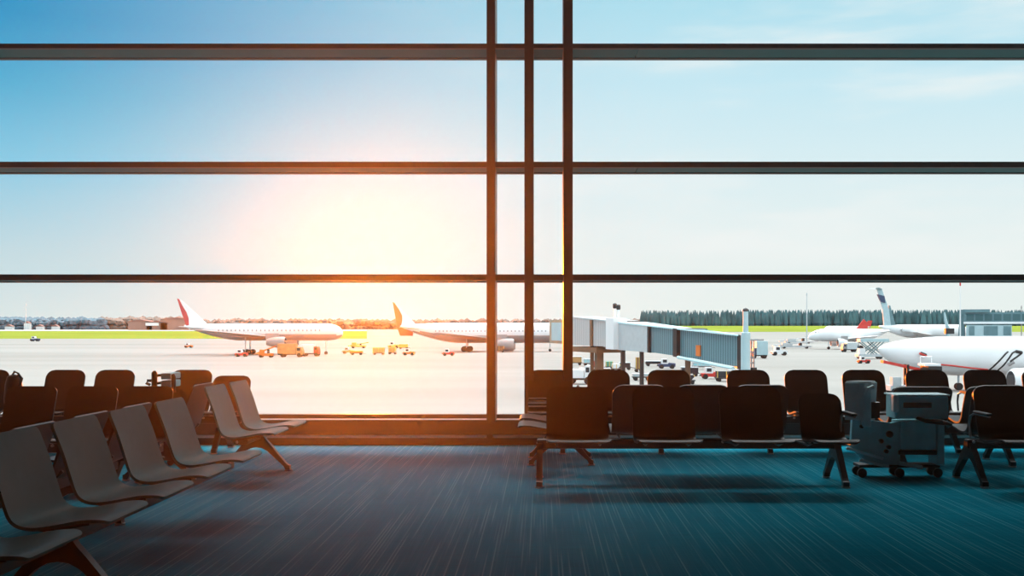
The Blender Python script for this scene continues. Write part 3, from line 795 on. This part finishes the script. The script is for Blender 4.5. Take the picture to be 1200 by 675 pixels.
def truck(label, px, py, m_box=M_white, m_cab=M_red, L=6.5, H=3.2, rz=0., cat='truck', name='service_truck'):
    p, D = at(px, py); t = thing(name, label, cat, p, rz)
    MB().bb(-L/2, L*.22, -1.2, 1.2, .8, H, .05).build('cargo_box', m_box, t)
    c = MB().prism([(L*.24, .6), (L/2, .6), (L/2, 1.5), (L*.44, 2.4), (L*.24, 2.4)], 2.2, lambda a, b, u: Vector((a, u, b))).build('cab', m_cab, t)
    MB().bb(L*.28, L*.41, -1.12, 1.12, 1.55, 2.2).build('cab_glass', M_glassdark, c)
    MB().bb(-L/2, L/2, -.6, .6, .55, .8).build('chassis', M_beam, t)
    wheels(t, (-L*.3, L*.36), (-1.0, 1.0), .5, .35)
    return t
# under the left airliner
truck('tan box truck parked under the left airliner wing', 341, 418.4, M_tan, M_tan, 6., 3.2)
truck('red service truck with white top in front of the left airliner', 364, 417.5, M_white, M_red, 4.4, 2.9)
tug('red low tow tractor by the left airliner main wheels', 283, 418, M_red, 1.0)
tug('small orange tractor alone behind the left airliner tail', 221, 407.5, M_orange, .9)
belt_loader('orange belt loader under the left airliner wing root', 312, 419, M_orange, 4.6, .8, 2.6, 0., M_orange)
# cluster between the airliners
tug('tan tractor leading the carts between the two airliners', 408, 414.5, M_tan, 1.)
baggage_cart('low orange cart between the two airliners', 418, 416, 3.2, 1.0, M_orange, M_yellow)
dolly('tan container dolly, wider one between the two airliners', 444, 415.7, M_tan, 1.9, L=3.1)
dolly('narrow tan container dolly near the orange-red tail', 460, 415.2, M_tan, 1.9, L=2.0)
tug('orange tractor nearest the orange-red tail', 479, 416.5, M_orange, 1.0)
belt_loader('yellow loader standing back between the airliners', 420, 408, M_yellow, 7, .6, 1.8, 0., M_yellow)
tug('yellow tractor standing back below the orange-red tail', 461, 408, M_yellow, 1.2)
baggage_cart('yellow cart standing back beside the orange-red tail', 473, 409, 3, 1.6, M_yellow, M_white)
tug('red tractor by the main wheels of the middle airliner', 525.5, 417, M_red, 1.0)
dolly('brown loaded dolly under the middle airliner between the mullions', 585, 413, M_brown, 1.8, L=2.8)
# under and before the jet bridge
baggage_cart('white-roofed cart under the jet bridge cab', 674, 428, 2.6, 1.6, M_tan, M_white)
baggage_cart('white-roofed cart right of the brown bridge legs', 691, 429, 2.4, 1.3, M_steel, M_white)
baggage_cart('open cart with red bags below the white bridge section', 698.5, 433, 2.0, 1.5, M_red, M_steel)
dolly('green dolly beside the cart with red bags', 714, 433, M_green, 1.4, L=1.4)
dolly('pale dolly right of the green dolly', 722, 435.5, M_white, 1.3, L=1.5)
baggage_cart('framed grey cart under the middle of the jet bridge', 732, 433.5, 2, 1.2, M_glassdark, M_steel)
dolly('tall brown dolly under the jet bridge', 748.5, 436, M_brown, 2.4, L=1.1)
baggage_cart('flat grey cart behind the tall brown dolly', 766, 429, 3.2, .9, M_glassdark, M_white)
baggage_cart('long low cart with dark load nearest the left bridge leg', 697, 437, 5.0, .7, M_brown, M_white)
truck('white van close below the bridge, by the right mullion', 679, 450, M_white, M_white, 3.6, 1.9, R(-12), cat='van', name='van')
baggage_cart('white cart low behind the second seat gap', 752, 446, 2.6, .9, M_steel, M_white)
tug('dark tractor parked below the ribbed teal bridge section', 781, 432, M_navy, 1.0)
baggage_cart('grey cart left of the small red tractor', 808, 441, 2.6, 1.3, M_glassdark, M_steel)
baggage_cart('grey boxes on a cart below the warning panel', 822, 433, 3.2, 1.2, M_steel, M_white)
tug('small red tractor below the bridge pipe', 833, 444, M_red, .95)
dolly('white dolly with dark load right of the small red tractor', 850, 447, M_glassdark, 1.4, L=2.6)
baggage_cart('white open cart below the bridge end post', 862, 444, 2.2, 1.2, M_white, M_steel)
dolly('white dolly right behind the third dark seat top', 803, 450, M_glassdark, 1.2, L=2.4)
# right
truck('blue and white tanker truck beside the service stair', 889.5, 420, M_blueg, M_navy, 3.6, 4.0, PI)
tug('white low tractor on the apron right of the service stair', 913, 416.5, M_white, 1.3)
belt_loader('long pale loader parked below the left-nosing jet', 932, 408.5, M_steel, 15, .8, 2.4, 0., M_steel)
belt_loader('second pale loader behind the long pale loader', 936, 402.5, M_steel, 17, .8, 3.0, 0., M_steel)
truck('grey tow truck at the nose of the left-nosing jet', 995, 412.5, M_steel, M_grey, 4.2, 2.7, PI)
# scissor loader
p, Dq = at(1020, 420.5); kq = Dq/F
cl = thing('scissor_loader', 'tall pale scissor-lift loader left of the big aircraft nose', 'loader', p)
MB().bb(-14*kq, 20*kq, -1.3, 1.3, 20*kq, 23.5*kq).build('platform', M_blueg, cl)
MB().bb(-16*kq, 14*kq, -1.2, 1.2, .5, 1.1).build('chassis', M_steel, cl)
for y in (-1.1, 1.1):
    for a, b in ((-12, 6), (6, -12), (-2, 14), (14, -2)):
        MB().tube([(a*kq, y, 1.1), (b*kq, y, 20*kq)], .12, 6).build('scissor_arm', M_teal, cl)
wheels(cl, (-12*kq, 10*kq), (-1., 1.), .5, .3)
MB().bb(-15*kq, -8*kq, -1.25, .2, 1.1, 2.4).build('cab', M_white, cl)
tug('red low tractor just left of the big aircraft nose', 1012, 426, M_red, .8)
belt_loader('red belt loader slung under the big white nose', 1057, 462, M_red, 4.4, 3.45, 2.5, 0., M_steel)
p, Dq = at(1087, 461); 
tk = truck('black and white high-lift truck before the big white nose', 1088, 464.5, M_black, M_black, 2.0, 3.25, PI)
MB().bb(-.95, .75, -1.0, 1.0, 3.27, 3.5).build('lift_rim', M_white, tk)
MB().tube([(-.7, -.95, 3.5), (-.7, -.95, 4.2), (.5, -.95, 4.2), (.5, -.95, 3.5)], .05, 6).build('guard_rail', M_white, tk)
# pier building at the right
D = 175; ox = XX(1155, D)
bd = thing('pier_building', 'teal glazed pier building with flat roof at the right edge', 'building', (ox, D, GZ), R(-24))
q = lambda px: XX(px, D)-ox
z = lambda py: ZZ(py, D)-GZ
MB().prism([(q(1123), 0), (q(1132), 0), (q(1132.5), z(362)), (q(1128.5), z(362.5)), (q(1126), z(366))], 6, lambda a, b, t: Vector((a, 3+t*.2, b))).build('stair_tower', M_teal, bd)
MB().bb(q(1132), q(1159.5), 1, 7, z(366), z(362.3)).build('roof_plant', M_teal, bd)
MB().bb(q(1131), q(1260), 1.5, 9, z(377), z(366)).build('upper_storey', M_teal, bd)
g = MB()
for k in range(12): g.bb(q(1134+k*10), q(1142+k*10), 1.4, 1.5, z(375.5), z(368))
g.build('window', M_con, bd)
MB().bb(q(1131), q(1260), .5, 9, z(379.5), z(377)).build('ledge', M_white, bd)
lo = MB().bb(q(1134), q(1183), 0, 8, 0, z(381)).build('lower_block', M_blueg, bd)
g = MB()
for a, b in ((1137, 1143), (1153, 1168), (1174, 1182)): g.bb(q(a), q(b), -.06, 0, z(393), z(382.2))
g.build('cladding_panel', M_teal, lo)
def mast(label, px, top, D, base, r, m, tip=None):
    t = thing('mast', label, 'mast', (XX(px, D), D, base))
    h_ = ZZ(top, D)-base
    MB().tube([(0, 0, 0), (0, 0, h_*.6), (0, 0, h_)], [r, r*.8, r*.5], 8).build('pole', m, t)
    MB().tube([(0, 0, h_), (0, 0, h_+r*3), (0, 0, h_+r*6)], [r*.9, r*1.1, r*.3], 8).build('mast_tip', tip or m, t)
    return t
mast('slim white mast with red tip beside the teal pier building', 1125.3, 335, 170, GZ, .13, M_white, M_red)
mast('thin pale mast rising above the forest left of the T-tail', 945.5, 347, 420, GZ, .25, M_steel)
mast('faint thin mast above the far left woodland', 30, 358, 1900, GZ, .8, M_steel)
mast('short pole over the forest at the right edge', 1197, 362, 200, GZ, .12, M_grey)
wl = MB().prism([(0, 0), (.9, 0), (.35, 3), (-.1, 6.0), (-.45, 6.0), (-.1, 3)], .2, lambda a, b, t: Vector((a, t, b)))
t = thing('winglet_post', 'curved pale winglet-like blade beside the big white nose top', 'post', (XX(1111, 260), 260, GZ))  # stands in for an aircraft winglet
MB().tube([(0, 0, 0), (0, 0, ZZ(386, 260)-GZ), (-.6, 0, ZZ(376, 260)-GZ), (-.9, 0, ZZ(366, 260)-GZ)], [.5, .5, .4, .2], 8).build('pole', M_blueg, t, smooth=True)
MB().box((.3, 0, ZZ(388, 260)-GZ), (2.2, 1, 1.4)).build('housing', M_beam, t)
tug('dark marker tractor alone on the far apron at left', 41, 400, M_navy, 1.4)

# ================================================================== GLOW, SUN, SKY
SUNPX, SUNPY = 430, 338
GLOW_SCATTER = .0021
BOOST = 12.  # extra strength added to the sky above the view, lights floor and apron
sd = Vector(((SUNPX-CX)/F, 1, -(SUNPY-HY)/F)).normalized()
sl = bpy.data.lights.new('sun', 'SUN'); sl.energy = 4.2; sl.angle = R(1.5); sl.color = (1, .20, .012)
so = bpy.data.objects.new('sun', sl); COL.objects.link(so); so.location = (0, 30, 20)
so.rotation_euler = sd.to_track_quat('Z', 'Y').to_euler()

w = bpy.data.worlds.new('sky'); SC.world = w; w.use_nodes = True
nt = w.node_tree; nt.nodes.clear(); N = nt.nodes.new; L = nt.links.new
out = N('ShaderNodeOutputWorld'); bg_ = N('ShaderNodeBackground'); L(bg_.outputs[0], out.inputs[0])
tc = N('ShaderNodeTexCoord'); nrm = N('ShaderNodeVectorMath'); nrm.operation = 'NORMALIZE'; L(tc.outputs['Generated'], nrm.inputs[0])
sx = N('ShaderNodeSeparateXYZ'); L(nrm.outputs[0], sx.inputs[0])
def mth(op, a, b=None, clamp=False):
    n = N('ShaderNodeMath'); n.operation = op; n.use_clamp = clamp
    for i, v in enumerate((a, b)):
        if v is None: continue
        if isinstance(v, (int, float)): n.inputs[i].default_value = v
        else: L(v, n.inputs[i])
    return n.outputs[0]
def sstep(v, lo, hi, a=0., b=1.):
    n = N('ShaderNodeMapRange'); n.interpolation_type = 'SMOOTHSTEP'
    L(v, n.inputs['Value']); n.inputs['From Min'].default_value = lo; n.inputs['From Max'].default_value = hi
    n.inputs['To Min'].default_value = a; n.inputs['To Max'].default_value = b
    return n.outputs['Result']
zz = mth('MULTIPLY', sx.outputs['Z'], 2.5, True)
def ramp(st):
    r = N('ShaderNodeValToRGB'); e = r.color_ramp.elements
    while len(e) < len(st): e.new(.5)
    for q, (p, c) in zip(e, st): q.position = p; q.color = lin(c) + (1,)
    L(zz, r.inputs['Fac']); return r.outputs['Color']
cl_ = ramp([(0, (224, 237, 236)), (.16, (196, 223, 231)), (.36, (130, 204, 232)), (.51, (76, 178, 218)), (.66, (18, 150, 204)), (.84, (40, 148, 200)), (1, (235, 243, 245))])
cr_ = ramp([(0, (238, 247, 244)), (.16, (236, 246, 245)), (.37, (222, 243, 248)), (.56, (200, 236, 248)), (.76, (174, 226, 243)), (1, (235, 243, 245))])
azi = mth('ARCTAN2', sx.outputs['X'], sx.outputs['Y'])
fa = sstep(azi, R(-32), R(7))
def mixc(f, a, b, mode='MIX'):
    x = N('ShaderNodeMix'); x.data_type = 'RGBA'; x.blend_type = mode
    if isinstance(f, float): x.inputs[0].default_value = f
    else: L(f, x.inputs[0])
    for s_, v in ((6, a), (7, b)):
        if isinstance(v, tuple): x.inputs[s_].default_value = v + (1,)
        else: L(v, x.inputs[s_])
    return x.outputs[2]
sky = mixc(fa, cl_, cr_)
# thin streaky cloud, mostly to the right
mp = N('ShaderNodeMapping'); mp.inputs['Rotation'].default_value = (0, R(-28), 0); mp.inputs['Scale'].default_value = (2.2, 1.5, 12)
L(nrm.outputs[0], mp.inputs['Vector'])
nz = N('ShaderNodeTexNoise'); nz.inputs['Scale'].default_value = 1.6; nz.inputs['Detail'].default_value = 6; nz.inputs['Roughness'].default_value = .55
L(mp.outputs[0], nz.inputs['Vector'])
cf = mth('MULTIPLY', sstep(nz.outputs['Fac'], .42, .72), sstep(azi, R(-14), R(16), .0, .75))
sky = mixc(cf, sky, (.93, .96, .95))
# glow round the sun
dt = N('ShaderNodeVectorMath'); dt.operation = 'DOT_PRODUCT'; L(nrm.outputs[0], dt.inputs[0]); dt.inputs[1].default_value = sd
ac = mth('ARCCOSINE', dt.outputs['Value'])
gl = mth('EXPONENT', mth('MULTIPLY', mth('POWER', mth('DIVIDE', ac, R(6.4)), 1.6), -1.0))
sky = mixc(mth('MULTIPLY', gl, .95), sky, (.98, .99, .96))
bo = mth('ADD', 1.0, mth('MULTIPLY', sstep(sx.outputs['Z'], .56, .86, 0., BOOST), sstep(sx.outputs['Y'], .0, .35)))
bo = mth('ADD', bo, sstep(sx.outputs['Y'], .1, -.4, 0., 1.0))  # sky strength added behind the camera, lights sides facing it
L(sky, bg_.inputs['Color']); L(bo, bg_.inputs['Strength'])

# scatter added in the lounge to make the lens glow round the sun
geo = N('ShaderNodeNewGeometry'); gp = N('ShaderNodeSeparateXYZ'); L(geo.outputs['Position'], gp.inputs[0])
ins = mth('LESS_THAN', mth('ABSOLUTE', gp.outputs['X']), RX1)
for c, lo, hi in (('Y', RY0, 11.2), ('Z', 0., RZ)):
    ins = mth('MULTIPLY', ins, mth('MULTIPLY', mth('GREATER_THAN', gp.outputs[c], lo), mth('LESS_THAN', gp.outputs[c], hi)))
vo = N('ShaderNodeVolumeScatter'); vo.inputs['Anisotropy'].default_value = .91; vo.inputs['Color'].default_value = (1, 1, 1, 1)
L(mth('MULTIPLY', ins, GLOW_SCATTER), vo.inputs['Density']); L(vo.outputs[0], out.inputs['Volume'])
w.cycles.volume_step_size = .8
SC.cycles.volume_max_steps = 20

# ================================================================== CAMERA
cam = bpy.data.cameras.new('camera'); co = bpy.data.objects.new('camera', cam); COL.objects.link(co)
co.location = (0, 0, EYE); co.rotation_euler = (PI/2, 0, 0)
cam.sensor_fit = 'HORIZONTAL'; cam.sensor_width = 36; cam.lens = 36*F/1200
cam.shift_x = -(CX-600)/1200; cam.shift_y = (HY-337.5)/1200
cam.clip_start = .05; cam.clip_end = 20000
SC.camera = co
vs = SC.view_settings
vs.view_transform = 'Standard'; vs.look = 'None'; vs.gamma = 1; vs.exposure = 0; vs.use_curve_mapping = False
